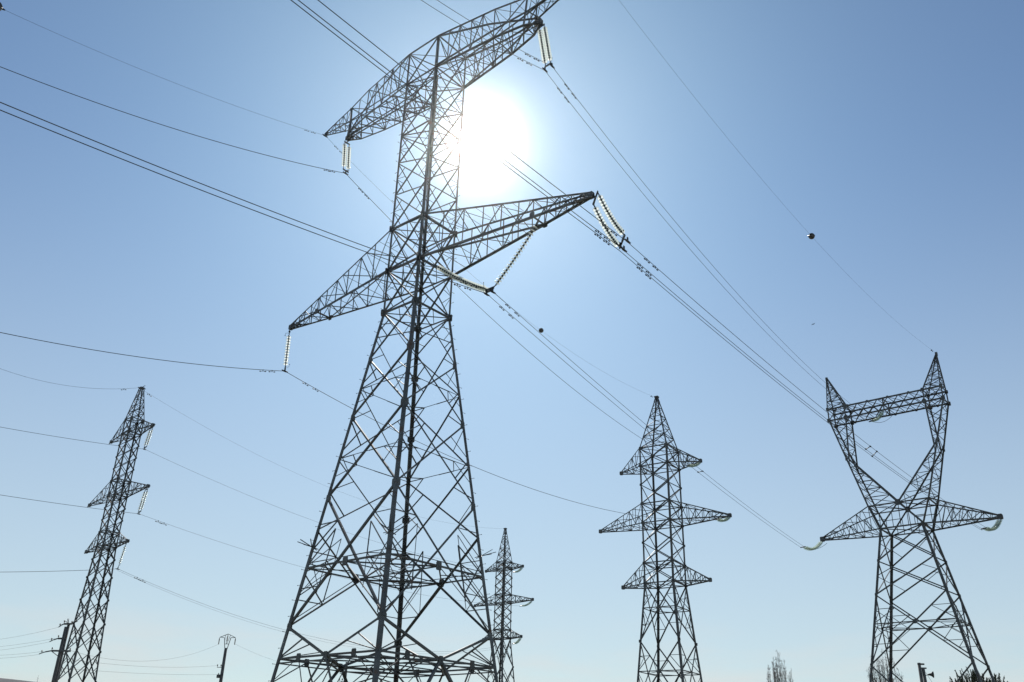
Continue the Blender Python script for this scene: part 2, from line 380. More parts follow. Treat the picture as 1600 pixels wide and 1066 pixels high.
    # ---- lower crossarms (half span 12.5)
    for sx in (-1, 1):
        m = MB(.78); B = [V(sx*1.36, -1.40, 28.024), V(sx*1.36, 1.40, 28.024)]; U = [V(sx*1.37, -1.39, 30.967), V(sx*1.37, 1.39, 30.967)]
        uk = 9.0; vk = .52
        K = [V(sx*uk, -vk, 28.1), V(sx*uk, vk, 28.1)]; T = [V(sx*12.55, -.06, 28.15), V(sx*12.55, .06, 28.15)]; Tu = [p+V(0, 0, .22) for p in T]
        for k in (0, 1):
            nn = V(0, -1 if k == 0 else 1, 0)
            m.angle(B[k], K[k], .15, nn); m.angle(K[k], T[k], .14, nn); m.angle(U[k], Tu[k], .10, nn)
            pl = [B[k], lerp(B[k], K[k], .5), K[k], T[k]]
            # side lacing
            zb = lambda t: lerp(B[k], T[k], t) if False else (lerp(B[k], K[k], t/.685) if t < .685 else lerp(K[k], T[k], (t-.685)/.315))
            ts = [0, .14, .27, .39, .50, .60, .685, .76, .83, .89, .95, 1]
            for i in range(len(ts)-1):
                b0, b1 = zb(ts[i]), zb(ts[i+1]); t0, t1 = lerp(U[k], Tu[k], ts[i]), lerp(U[k], Tu[k], ts[i+1])
                if i % 2 == 0: m.angle(t0, b1, .06, nn)
                else: m.angle(b0, t1, .06, nn)
                if i: m.angle(b0, t0, .055, nn)
        for tt in ((B, K, 6), (K, T, 4)):
            lattice_face(m, [tt[0][0], tt[1][0]], [tt[0][1], tt[1][1]], tt[2], .055, V(0, 0, -1), True, 0)
        lattice_face(m, [U[0], Tu[0]], [U[1], Tu[1]], 9, .05, V(0, 0, 1), True, 1)
        m.angle(K[0], K[1], .15, V(0, 0, -1)); m.angle(K[1], B[0], .11, V(0, 0, -1))
        m.plate(T[0]+V(-sx*.12, -.03, .1), V(0, -1, 0), .2, .02); m.plate(T[1]+V(-sx*.12, .03, .1), V(0, 1, 0), .2, .02); m.plate(K[0]+V(0, -.05, .05), V(0, -1, 0), .22, .02); m.plate(K[1]+V(0, .05, .05), V(0, 1, 0), .2, .02)
        for i in range(4): m.box(lerp(T[0], T[1], .5)+V(-sx*(.15+.28*i), 0, .08), V(.02, 0, 0), V(0, .1+.03*i, 0), V(0, 0, .09))
        m.build('lower_crossarm', STEEL, root)
    # ---- upper crossarms with earth-wire extension
    for sx in (-1, 1):
        m = MB(.78); TE = 11.77 if sx < 0 else 12.95; ZE = 44.12 if sx < 0 else 44.2
        z0 = 42.289
        for k, s in ((0, -1), (1, 1)):
            nn = V(0, s, 0)
            Bp = [V(sx*1.39, s*1.34, z0), V(sx*5.9, s*.92, z0), V(sx*8.0, s*.55, z0), V(sx*8.95, s*.07, z0)]
            Up = [V(sx*1.39, s*1.33, ZT), V(sx*5.9, s*.88, 44.68), V(sx*8.2, s*.5, 44.5), V(sx*TE, s*.05, ZE+.12)]
            Ep = [V(sx*1.39, s*1.34, 42.42), V(sx*5.9, s*.90, 42.95), V(sx*8.2, s*.48, 43.35), V(sx*TE, s*.05, ZE)]
            Dp = [V(sx*1.39, s*1.33, ZT-.05), V(sx*5.4, s*.88, 43.75), V(sx*8.9, s*.09, z0+.38)]; chord(m, Dp, .11, nn)
            chord(m, Bp, .13, nn); chord(m, Up, .09, nn); chord(m, Ep, .10, nn)
            n = 6
            a = [lerp(Bp[0], Bp[1], i/5) for i in range(6)]; b = [lerp(Up[0], Up[1], i/5) for i in range(6)]
            for i in range(5):
                if i % 2: m.angle(a[i], b[i+1], .065, nn)
                else: m.angle(b[i], a[i+1], .065, nn)
                m.angle(a[i+1], b[i+1], .06, nn)
            m.angle(a[5], Up[2], .065, nn); m.angle(Bp[2], Up[2], .11 if k == 0 else .08, nn); m.angle(Bp[1], Up[1], .06, nn)
            m.angle(V(sx*7, s*.72, z0), lerp(Up[1], Up[2], .5), .05, nn)
            lattice_face(m, [Ep[2], Ep[3]], [Up[2], Up[3]], 7, .05, nn)
            lattice_face(m, [Bp[2], Bp[3]], [Ep[2], V(sx*8.9, s*.07, z0+.35)], 3, .05, nn)
            m.angle(V(sx*8.9, s*.07, z0+.35), Ep[2], .10, nn); m.angle(Bp[3], V(sx*8.9, s*.07, z0+.35), .12, nn)
            # nose diagonals below
            m.plate(V(sx*8.85, s*.1, z0+.1), nn, .22, .02)
        m.angle(V(sx*1.39, 0, z0), V(sx*8.95, 0, z0), .085, V(0, 0, -1))
        lo = [[V(sx*1.39, s*1.34, z0), V(sx*5.9, s*.92, z0)] for s in (-1, 1)]
        xlace(m, lo[0], lo[1], 3, .075, V(0, 0, -1)); lattice_face(m, lo[0], lo[1], 6, .05, V(0, 0, -1))
        lo = [[V(sx*5.9, s*.92, z0), V(sx*8, s*.55, z0), V(sx*8.95, s*.07, z0)] for s in (-1, 1)]
        xlace(m, lo[0], lo[1], 4, .065, V(0, 0, -1))
        tp = [[V(sx*1.39, s*1.33, ZT), V(sx*5.9, s*.88, 44.68), V(sx*TE, s*.05, ZE+.12)] for s in (-1, 1)]
        lattice_face(m, tp[0], tp[1], 10, .05, V(0, 0, 1))
        ep = [[V(sx*8.2, s*.45, 43.2), V(sx*TE, s*.05, ZE)] for s in (-1, 1)]
        lattice_face(m, ep[0], ep[1], 5, .05, V(0, 0, -1))
        for x in (5.9, 8.0): m.angle(V(sx*x, -.92 if x < 6 else -.55, z0), V(sx*x, .92 if x < 6 else .55, z0), .11, V(0, 0, -1))
        for i in range(3): m.box(V(sx*(8.9-.2*i), 0, z0+.1), V(.02, 0, 0), V(0, .12+.04*i, 0), V(0, 0, .12))
        m.plate(V(sx*(TE-.1), 0, ZE+.06), V(0, 1, 0), .15, .03)
        m.build('upper_crossarm', STEEL, root)
    return root
tower_a()

# ================================================================== THREE-ARM TOWERS
def tower3(t, label, zs, w1, w3, arms, wb, nb, body_lv, sc=1.0, peak_flat=0, mtl=STEELD, stick=0, narm=(5, 7, 5), leg=.2, br=.10, ws=.06):
    zp, z1t, z1b, z2t, z2b, z3t, z3b = zs
    root = empty('transmission_tower', (t[0], t[1], 0), label, 'pylon', 'steel lattice transmission towers', t[2])
    def w(z):
        if z >= z3b: return w1+(w3-w1)*(z1t-z)/(z1t-z3b)
        return wb+(w3-wb)*z/z3b
    def C(z): a = w(z); return corners(a, a, z)
    cp = corners(.12, .12, zp) if not peak_flat else corners(.22*sc, .22*sc, zp)
    for k in range(4):
        m = MB(); nn = (NRM[k]+NRM[k-1])
        P = [C(0)[k], C(z3b)[k], C(z1t)[k], cp[k]]
        for i, (a, b) in enumerate(zip(P[:-1], P[1:])): m.leg(a, b, leg*(1.15, 1, .7)[i], LDX[k], LDY[k])
        for z in (z1t, z1b, z2t, z2b, z3t, z3b): m.plate(C(z)[k]+LDX[k]*leg*.6, V(0, 1, 0), leg*1.05, .03); m.plate(C(z)[k]+LDY[k]*leg*.6, V(1, 0, 0), leg*1.05, .03)
        m.build('leg', mtl, root)
    m = MB()
    segs = [(z1t, z1b, 1), (z1b, z2t, nb[0]), (z2t, z2b, 1), (z2b, z3t, nb[1]), (z3t, z3b, 1)]
    for za, zb_, n in segs:
        for i in range(n):
            hi = za+(zb_-za)*i/n; lo = za+(zb_-za)*(i+1)/n; c1, c0 = C(hi), C(lo)
            for f, (a, b) in enumerate(faces(0)):
                xpanel(m, c0[a], c1[a], c0[b], c1[b], NRM[f], br, ws, 0)
                for l in (a, b): m.plate(c0[l], NRM[f], leg*.8, .02)
    for z in (z1t, z1b, z2t, z2b, z3t, z3b):
        c = C(z)
        for f, (a, b) in enumerate(faces(0)): m.angle(c[a], c[b], br*1.1, NRM[f])
        m.angle(c[0], c[2], br*.8, V(0, 0, 1)); m.angle(c[1], c[3], br*.8, V(0, 0, 1))
    m.build('body_bracing', mtl, root)
    m = MB(); prev = z3b
    for i, (z, sec, belt) in enumerate(body_lv):
        c1, c0 = C(prev), C(z)
        for f, (a, b) in enumerate(faces(0)):
            X = xpanel(m, c0[a], c1[a], c0[b], c1[b], NRM[f], br*1.15, ws, sec, belt, leg if belt else 0)
            for l in (a, b): m.plate(c0[l], NRM[f], leg*.9, .03)
        if belt:
            s = w(z)/(w(z)+w(prev)); zc = z+(prev-z)*s; c = C(zc); md = [(c[a]+c[b])/2 for a, b in faces(0)]
            for i2 in range(4): m.angle(md[i2], md[(i2+1) % 4], ws, V(0, 0, 1))
        prev = z
    m.build('base_bracing', mtl, root)
    m = MB(); c0 = C(z1t); n = 6
    prevc = c0
    ts = [0, .22, .42, .6, .76, .9]
    for i in range(5):
        a_ = [lerp(c0[k], cp[k], ts[i]) for k in range(4)]; b_ = [lerp(c0[k], cp[k], ts[i+1]) for k in range(4)]
        for f, (a, b) in enumerate(faces(0)):
            if i < 2: xpanel(m, a_[a], b_[a], a_[b], b_[b], NRM[f], br*.8, ws, 0)
            else: m.angle(a_[a if i % 2 else b], b_[b if i % 2 else a], br*.75, NRM[f])
            m.angle(b_[a], b_[b], br*.6, NRM[f])
    for k in range(4): m.angle(lerp(c0[k], cp[k], .9), cp[k], br*.75, NRM[k])
    m.box(V(0, 0, zp), V(.2*sc+.05, 0, 0), V(0, .2*sc+.05, 0), V(0, 0, .1))
    if peak_flat: m.angle(V(-.5, 0, zp+.1), V(.75, 0, zp+.16), .1, V(0, 0, 1)); m.angle(V(0, -.5, zp), V(0, .5, zp+.1), .1, V(0, 0, 1))
    m.build('peak', mtl, root)
    for (zt, zb_, ar, n) in ((z1t, z1b, arms[0], narm[0]), (z2t, z2b, arms[1], narm[1]), (z3t, z3b, arms[2], narm[2])):
        for sx in (-1, 1):
            crossarm(sx, w(zb_), w(zb_), zb_, w(zt), w(zt), zt, ar, zb_, n, br*1.15, ws*1.05, root, mtl, .09, stick=stick)
    return root
TB = (19.438, 110., -.591)
tower3(TB, 'mid-size pointed lattice tower with three tiers of arms, left of the window-headed tower',
       (46.988, 39.571, 37.194, 32.289, 29.871, 24.936, 22.515), 1.92, 1.92, (5.509, 8.734, 5.694), 3.811, (2, 2),
       [(15.79, 2, 1), (8.2, 2, 1), (0, 2, 1)], leg=.21, br=.11, ws=.07)
s = 100/85.; TC = (-37.765*s, 100., -.724)
tower3(TC, 'slim lattice tower at the far left with three short tiers of arms',
       (42.06, 37.96, 36.2, 30.48, 28.68, 24.57, 22.92), .81, .80, (4.159*s, 5.745*s, 3.998*s), 1.55*s, (4, 3),
       [(21.54, 0, 0), (19.6, 0, 0), (17.2, 1, 0), (14.7, 1, 0), (11.9, 1, 0), (8.9, 1, 0), (4.8, 1, 0), (0, 1, 0)], peak_flat=1, stick=.55, narm=(4, 5, 4), leg=.145, br=.085, ws=.055)
TD = (-.235, 170., -.687)
tower3(TD, 'smallest, farthest lattice tower, partly behind the nearest tower\'s right leg',
       (43.59, 37.2, 35.88, 31.22, 29.67, 24.98, 23.41), 1.09, 1.13, (4.443, 6.885, 4.424), 3.152, (3, 3),
       [(18.6, 1, 0), (13.6, 1, 0), (7.2, 1, 0), (0, 1, 0)], leg=.21, br=.12, ws=.08, narm=(4, 5, 4))

# ================================================================== WINDOW-HEADED TOWER (P)
TP = (43.11, 95., -.682)
def tower_p():
    mtl = STEELD
    root = empty('transmission_tower', (TP[0], TP[1], 0), 'right-hand lattice tower with an open window head and twin horn peaks', 'pylon', 'steel lattice transmission towers', TP[2])
    ZB, ZA, ZK, ZBB, ZBT, ZP = 26.239, 28.862, 34.66, 39.734, 41.15, 45.565
    SG = [(-1, -1), (1, -1), (1, 1), (-1, 1)]
    def C(z):
        s = z/ZB; u = 7.18+(2.249-7.18)*s; v = 4.065+(1.916-4.065)*s; return corners(u, v, z)
    for k in range(4):
        m = MB(); su, sv = SG[k]; nn = NRM[k]+NRM[k-1]
        m.leg(C(0)[k], C(ZB)[k], .25, LDX[k], LDY[k]); m.angle(C(ZB)[k], V(su*3.161, sv*1.745, ZA), .2, nn)
        for z in (22.8, 19.3, 12.33, ZB): m.plate(C(z)[k]+LDX[k]*.1, V(0, 1, 0), .2, .03); m.plate(C(z)[k]+LDY[k]*.1, V(1, 0, 0), .2, .03)
        m.build('leg', mtl, root)
    m = MB(); lv = [(ZB, 0, 0), (22.8, 0, 0), (19.3, 0, 0), (12.33, 2, 1), (0, 2, 0)]
    for i in range(1, 5):
        z1, (z0, sec, belt) = lv[i-1][0], lv[i]; c1, c0 = C(z1), C(z0)
        for f, (a, b) in enumerate(faces(0)):
            xpanel(m, c0[a], c1[a], c0[b], c1[b], NRM[f], .125, .065, 1 if (sec == 0 and f % 2 == 0) else sec, belt, .26 if belt else 0)
        if belt:
            w0, w1 = (c0[0]-c0[1]).length, (c1[0]-c1[1]).length; zc = z0+(z1-z0)*w0/(w0+w1)
            for zz in (zc,): 
                c = C(zz); md = [(c[a]+c[b])/2 for a, b in faces(0)]
                for i2 in range(4):
                    j = (i2+1) % 4; m.angle(md[i2], md[j], .07, V(0, 0, 1)); m.angle(lerp(md[i2], c[j], .5), lerp(md[j], c[j], .5), .06, V(0, 0, 1))
                    for l in (i2, j): m.angle(lerp(md[i2], c[l], .5), C(zc-1.6)[l], .06, NRM[i2]); m.angle(lerp(md[i2], c[l], .5), C(zc+1.5)[l], .06, NRM[i2])
    m.build('body_bracing', mtl, root)
    m = MB()
    cB = C(ZB); cA = [V(a*3.161, b*1.745, ZA) for a, b in SG]; ce = [V(0, -1.745, ZA), V(0, 1.745, ZA)]
    for f, (a, b) in enumerate(faces(0)):
        m.angle(cB[a], cB[b], .14, NRM[f]); m.angle(cA[a], cA[b], .13, NRM[f])
    for k, s_ in ((0, -1), (1, 1)):
        l, r = (0, 1) if k == 0 else (3, 2); nn = V(0, s_, 0)
        m.angle(cB[l], ce[k], .13, nn); m.angle(cB[r], ce[k], .13, nn); m.plate(ce[k], nn, .38, .03)
        for t in (.35, .65):
            m.angle(lerp(cB[l], ce[k], t), lerp(cB[l], cA[l], t), .07, nn); m.angle(lerp(cB[r], ce[k], t), lerp(cB[r], cA[r], t), .07, nn)
            m.angle(lerp(cB[l], ce[k], t), lerp(cB[l], cB[r], t*.5), .07, nn); m.angle(lerp(cB[r], ce[k], t), lerp(cB[r], cB[l], t*.5), .07, nn)
        m.angle(ce[k], (cB[l]+cB[r])/2, .08, nn)
    m.angle(ce[0], ce[1], .13, V(0, 0, 1)); m.angle(cB[0], cB[2], .1, V(0, 0, 1)); m.angle(cB[1], cB[3], .1, V(0, 0, 1))
    m.angle(cA[0], ce[1], .09, V(0, 0, 1)); m.angle(cA[3], ce[0], .09, V(0, 0, 1)); m.angle(cA[1], ce[1], .09, V(0, 0, 1)); m.angle(cA[2], ce[0], .09, V(0, 0, 1))
    m.build('waist_frame', mtl, root)
    for sx in (-1, 1):
        crossarm(sx, 2.249, 1.916, ZB, 3.161, 1.745, ZA, 9.25, ZB, 8, .14, .07, root, mtl, .12)
    # window columns
    for sx in (-1, 1):
        m = MB()
        for s_ in (-1, 1):
            nn = V(0, s_, 0)
            oA = V(sx*3.161, s_*1.745, ZA); iA = V(0, s_*1.745, ZA); kO = V(sx*4.85, s_*1.4, ZK); kI = V(sx*4.60, s_*1.4, ZK-.1)
            oT = V(sx*6.33, s_*1.08, ZBB); iT = V(sx*4.39, s_*1.08, ZBB)
            m.angle(oA, kO, .15, nn); m.angle(kO, oT, .15, nn); m.angle(iA, kI, .15, nn); m.angle(kI, iT, .14, nn); m.plate(kO, nn, .2, .03)
            lattice_face(m, [oA, kO], [iA, kI], 6, .07, nn); lattice_face(m, [kO, oT], [kI, iT], 5, .07, nn, False)
        for a, b, n in (((3.161, 1.745, ZA), (4.85, 1.4, ZK), 5), ((4.85, 1.4, ZK), (6.33, 1.08, ZBB), 5), ((0, 1.745, ZA), (4.6, 1.4, ZK-.1), 6), ((4.6, 1.4, ZK-.1), (4.39, 1.08, ZBB), 5)):
            lattice_face(m, [V(sx*a[0], -a[1], a[2]), V(sx*b[0], -b[1], b[2])], [V(sx*a[0], a[1], a[2]), V(sx*b[0], b[1], b[2])], n, .065, V(sx, 0, 0), True)
        m.build('window_column', mtl, root)
        # horn peak
        m = MB(); ap = V(sx*6.3, 0, ZP)
        base = [V(sx*4.39, -1.1, ZBT), V(sx*6.33, -1.1, ZBT), V(sx*6.33, 1.1, ZBT), V(sx*4.39, 1.1, ZBT)]
        tops = [ap+(b-ap)*.035 for b in base]
        for k in range(4):
            m.angle(base[k], tops[k], .12, NRM[k]); 
        for k in range(4): lattice_face(m, [base[k], tops[k]], [base[(k+1) % 4], tops[(k+1) % 4]], 8, .06, NRM[k], True, k)
        m.box(ap-V(0, 0, .15), V(.12, 0, 0), V(0, .12, 0), V(0, 0, .2))
        m.build('horn_peak', mtl, root)
    # bridge beam
    m = MB()
    P = {(s_, z): [V(-6.33, s_*1.1, z), V(6.33, s_*1.1, z)] for s_ in (-1, 1) for z in (ZBB, ZBT)}
    for (s_, z), pl in P.items(): m.angle(pl[0], pl[1], .15, V(0, s_, 0))
    n = 11
    for s_ in (-1, 1):
        xlace(m, P[(s_, ZBB)], P[(s_, ZBT)], n, .075, V(0, s_, 0))
        for i in range(0, n+1, 2): m.plate(along(P[(s_, ZBB)], i/n), V(0, s_, 0), .17, .03); m.plate(along(P[(s_, ZBT)], i/n), V(0, s_, 0), .17, .03)
    for z in (ZBB, ZBT): xlace(m, P[(-1, z)], P[(1, z)], n, .07, V(0, 0, 1))
    for u in (-6.33, -4.39, 4.39, 6.33, 0):
        for s_ in (-1, 1): m.angle(V(u, s_*1.1, ZBB), V(u, s_*1.1, ZBT), .12, V(0, s_, 0)); 
        for z in (ZBB, ZBT): m.angle(V(u, -1.1, z), V(u, 1.1, z), .12, V(0, 0, 1))
        if u:
            for s_ in (-1, 1): m.plate(V(u, s_*1.13, ZBB), V(0, s_, 0), .29, .03); m.plate(V(u, s_*1.13, ZBT), V(0, s_, 0), .24, .03)
    m.build('bridge_beam', mtl, root)
tower_p()

# ================================================================== INSULATORS
def disc_mesh(r, name):
    m = MB(); n = 14
    prof = [(.05, .02), (r*.45, .012), (r*.75, -.004), (r*.95, -.028), (r, -.055), (r*.97, -.06)]
    for pr, z in prof:
        for j in range(n): t = 2*math.pi*j/n; m.v.append(V(pr*math.cos(t), pr*math.sin(t), z))
    for i in range(len(prof)-1):
        for j in range(n): j2 = (j+1) % n; m.f.append((i*n+j, (i+1)*n+j, (i+1)*n+j2, i*n+j2)); m.sm.append(1)
    me = bpy.data.meshes.new(name); me.from_pydata([tuple(v) for v in m.v], [], m.f); me.materials.append(GLASS); me.polygons.foreach_set('use_smooth', m.sm); me.update(); return me
DISC = disc_mesh(.15, 'glass_disc'); DISC_B = disc_mesh(.165, 'glass_disc'); DISC_S = disc_mesh(.15, 'glass_disc')
def sagged(a, b, sag, n=24):
    return [lerp(a, b, i/n)+V(0, 0, -4*sag*(i/n)*(1-i/n)) for i in range(n+1)]
def string(root, a, b, sag, spacing=.20, mesh=None, discs=True, head=.25, tail=.22, stack=False):
    """one string of cap-and-pin glass discs from a to b (root-local)"""
    pl = sagged(a, b, sag); L = sum((pl[i+1]-pl[i]).length for i in range(len(pl)-1))
    m = MB(); m.tube(pl, .03, 6)
    nd = int((L-head-tail)/spacing); caps = []
    for i in range(nd+1):
        t = (head+i*spacing)/L; p = along(pl, t); d = (along(pl, min(1, t+.01))-along(pl, max(0, t-.01))).normalized(); caps.append((p, d))
    if not stack:
        for p, d in caps: m.tube([p-d*.12, p-d*.10, p-d*.0], [.035, .055, .06], 8)
    o = m.build('insulator_string', FIT, root)
    mesh = mesh or DISC
    if stack:
        mm = MB()
        for p, d in caps:
            q = (-d).to_track_quat('Z', 'Y').to_matrix(); k = len(mm.v)
            mm.v += [p+q @ v.co for v in mesh.vertices]; mm.f += [tuple(k+i for i in f.vertices) for f in mesh.polygons]; mm.sm += [1]*len(mesh.polygons)
        mm.build('glass_discs', GLASS_T, o)
    else:
        for p, d in caps:
            c = bpy.data.objects.new('glass_disc', mesh); COL.objects.link(c); c.parent = o; c.location = p; c.rotation_euler = (-d).to_track_quat('Z', 'Y').to_euler()
    return o
def horn(root, p, d1, d2, r=.012):
    m = MB(); m.tube([p, p+d1*.16+d2*.02, p+d1*.28+d2*.10, p+d1*.30+d2*.26], r, 5); m.tube([p+d1*.30+d2*.26+V(0, 0, .0), p+d1*.30+d2*.30], .028, 6)
    return m.build('arcing_horn', FIT, root)
def clamp_part(root, p, d):
    m = MB(); d = d.normalized(); s_ = d.cross(V(0, 0, 1)).normalized(); u_ = V(0, 0, 1)
    m.tube([p-d*.24+u_*-.01, p-d*.1+u_*-.03, p+d*.1-u_*.03, p+d*.24-u_*.01], [.03, .055, .055, .03], 8); m.box(p+u_*.09, d*.05, s_*.018, u_*.11)
    return m.build('suspension_clamp', FIT, root)
GRP_I = 'glass insulator strings on the towers'
DIRV = V(-math.sin(-.715), math.cos(-.715), 0)      # along the near line, away from camera
EU = V(math.cos(-.715), math.sin(-.715), 0)
def plate_part(root, c, a, b, t, name='yoke_plate'):
    m = MB(); m.box(c, a, b, t); return m.build(name, FIT, root)
def hung(tip, end, label, n=2, gap=.45, sag=0, mesh=None, gdir=None, clamps=((0, 0, 0),), line=DIRV, stack=False, horns=True):
    """suspension insulator set from arm tip down to the conductor"""
    root = empty('insulator_set', tip, label, 'insulator', GRP_I); e = end-tip; d = e.normalized(); gdir = gdir or DIRV
    top = d*.28; bot = e-d*.30
    if n == 1:
        m = MB(); m.tube([V(0, 0, .05), top], .03, 6); m.box(top*.5, EU*.03, DIRV*.06, V(0, 0, .05)); m.build('shackle', FIT, root)
        string(root, top, bot, sag, mesh=mesh, stack=stack)
        plate_part(root, e-d*.2, gdir*.04, EU*.02, V(0, 0, .12))
    else:
        m = MB(); m.tube([V(0, 0, .05), d*.14], .03, 6); m.build('shackle', FIT, root)
        plate_part(root, d*.2, gdir*(gap/2+.06), d*.06, gdir.cross(d).normalized()*.015)
        for i in range(n):
            o = gdir*(gap*(i/(n-1)-.5)); string(root, top+o, bot+o, sag, mesh=mesh, stack=stack)
        plate_part(root, e-d*.22, gdir*(gap/2+.06), d*.06, gdir.cross(d).normalized()*.015)
    if horns and not stack:
        horn(root, bot, gdir, V(0, 0, 1)); horn(root, top, -gdir, V(0, 0, -1))
    for c in clamps: clamp_part(root, e+Vector(c), line)
    return root
A_LL = V(-14.922, 54.132, 25.017); A_UL = V(-12.042, 51.631, 39.207); A_UR = V(1.653, 39.741, 38.36); A_V = V(-1.284, 42.291, 24.866); A_OR = V(5.246, 36.621, 24.483); A_EL = V(-14.418, 53.694, 44.091)
tLL = WP(TA, -12.55, 0, 28.1); tUL = WP(TA, -8.9, 0, 42.2); tUR = WP(TA, 8.95, 0, 42.2); tOR = WP(TA, 12.6, 0, 28.15)
hung(tLL, A_LL+V(0, 0, .02), 'single glass string hanging from the nearest tower\'s lower left arm tip', 1, mesh=DISC_B)
hung(tUL, A_UL+V(0, 0, .02), 'bright double glass string under the left end of the nearest tower\'s top crossarm', 2, .40, mesh=DISC_B)
hung(tUR, A_UR+V(0, 0, .05), 'long white double glass string under the right end of the nearest tower\'s top crossarm', 2, .36, gdir=EU, mesh=DISC_B, clamps=(EU*.26, EU*-.26))
hung(tOR, A_OR+V(0, 0, .1), 'pair of slanting greenish glass strings below the nearest tower\'s lower right arm tip', 2, .68, sag=.22, mesh=DISC_B, gdir=(EU*.55-DIRV*.35+V(0, 0, .35)).normalized(), clamps=(EU*.22+V(0, 0, .12), EU*-.22, V(0, 0, -.28)))
# V-set
root = empty('insulator_set', A_V, 'V-shaped glass strings between the nearest tower\'s body and its lower right arm', 'insulator', GRP_I)
la = WP(TA, 1.5, -.25, 28.0)-A_V; ra = WP(TA, 9.0, 0, 28.05)-A_V
for dv in (-.14, .14): string(root, la+DIRV*dv, V(0, 0, .22)+DIRV*dv-EU*.18, .18, mesh=DISC_B, head=.55, tail=.12)
string(root, ra, V(0, 0, .22)+EU*.3, .12, mesh=DISC_B, head=.3, tail=.25)
m = MB(); m.box(V(0, 0, .2), EU*.3, DIRV*.03, V(0, 0, .07)); m.box(V(0, 0, .08), EU*.24, DIRV*.02, V(0, 0, .05)); m.build('yoke_plate', FIT, root)
for sx in (-.22, .22): clamp_part(root, EU*sx+V(0, 0, -.02), DIRV)
horn(root, V(0, 0, .25)+EU*.3, EU, V(0, 0, 1)); horn(root, V(0, 0, .25)-EU*.2, -DIRV, V(0, 0, 1)); horn(root, ra+V(0, 0, -.2), EU, V(0, 0, -1))
# earth wire clamps on tower A
for nm, p in (('left', A_EL), ('right', WP(TA, 12.95, 0, 44.05))):
    r_ = empty('earth_wire_clamp', p, 'small dark wire clamp at the %s tip of the nearest tower\'s top crossarm' % nm, 'wire clamp')
    m = MB(); m.tube([V(0, 0, .12), V(0, 0, 0)], .02, 6); m.build('link', FIT, r_); clamp_part(r_, V(0, 0, 0), DIRV)
# tower C strings
CD = V(-math.sin(-.724), math.cos(-.724), 0); CU = V(math.cos(-.724), math.sin(-.724), 0)
C1, C2, C3, CE = V(-41.357, 97.283, 33.528), V(-39.95, 96.04, 25.782), V(-41.555, 97.458, 20.112), V(-44.952, 100.462, 42.309)
for t_, e_, n_, lb in ((WP(TC, 4.75, 0, 36.15), C1, 2, 'double glass string under the slim left tower\'s top right arm'),
                       (WP(TC, 6.6, 0, 28.6), C2, 2, 'double glass string under the slim left tower\'s middle right arm'),
                       (WP(TC, 4.55, 0, 22.85), C3, 1, 'single glass string under the slim left tower\'s lowest right arm')):
    hung(t_, e_, lb, n_, .55, gdir=CU, mesh=DISC_B, line=CD)
# tension strings on P, B, D
P_L, P_M, P_R = V(32.715, 98.288, 24.792), V(39.971, 92.396, 37.613), V(46.98, 86.705, 24.413)
B_1, B_2 = V(21.77, 104.221, 35.779), V(24.505, 102.385, 28.681)
D_1, D_2, D_3 = V(1.572, 164.638, 34.362), V(2.962, 163.497, 28.22), V(1.772, 164.474, 21.9)
def tension(tip, end, label, gap=.3, sag=.5, jump=None):
    root = empty('insulator_set', tip, label, 'insulator', GRP_I); e = end-tip
    side = e.cross(V(0, 0, 1)).normalized()
    for s_ in (-1, 1): string(root, side*gap*.5*s_+e.normalized()*.2, e*.93+side*gap*.5*s_, sag*.75, stack=True, mesh=DISC_S)
    plate_part(root, e*.95, side*(gap*.6), e.normalized()*.1, V(0, 0, .03)); plate_part(root, e.normalized()*.12, side*(gap*.6), e.normalized()*.08, V(0, 0, .03))
    plate_part(root, e, side*.2, e.normalized()*.16, V(0, 0, .05), 'dead_end_clamp')
    if jump is not None:
        j = Vector(jump)-tip
        m = MB(); m.tube(sagged(e, j, .45, 16), .022, 5); m.build('jumper_loop', WIRE, root)
    return root
tension(WP(TP, -9.25, 0, 26.2), P_L, 'pale curved glass strings at the left arm tip of the window-headed tower', jump=WP(TP, -9.0, .6, 26.0), sag=.75)
tension(WP(TP, -.1, -1.1, 39.7), P_M, 'glass strings sagging beneath the middle of the window-headed tower\'s bridge beam', jump=WP(TP, .2, 1.0, 39.6), sag=.5)
tension(WP(TP, 9.25, 0, 26.2), P_R, 'pale curved glass strings under the right arm tip of the window-headed tower', jump=WP(TP, 9.1, .6, 26.0), sag=.75)
tension(WP(TB, 5.5, 0, 37.15), B_1, 'curved glass strings under the mid-size pointed tower\'s top right arm', sag=.4)
tension(WP(TB, 8.73, 0, 29.83), B_2, 'curved glass strings under the mid-size pointed tower\'s middle right arm', sag=.4)
tension(WP(TD, 4.44, 0, 35.85), D_1, 'tiny curved glass strings under the farthest tower\'s top right arm', sag=.4)
tension(WP(TD, 6.88, 0, 29.6), D_2, 'tiny curved glass strings under the farthest tower\'s middle right arm', sag=.4)
tension(WP(TD, 4.42, 0, 23.4), D_3, 'tiny curved glass strings under the farthest tower\'s lowest right arm', sag=.4)

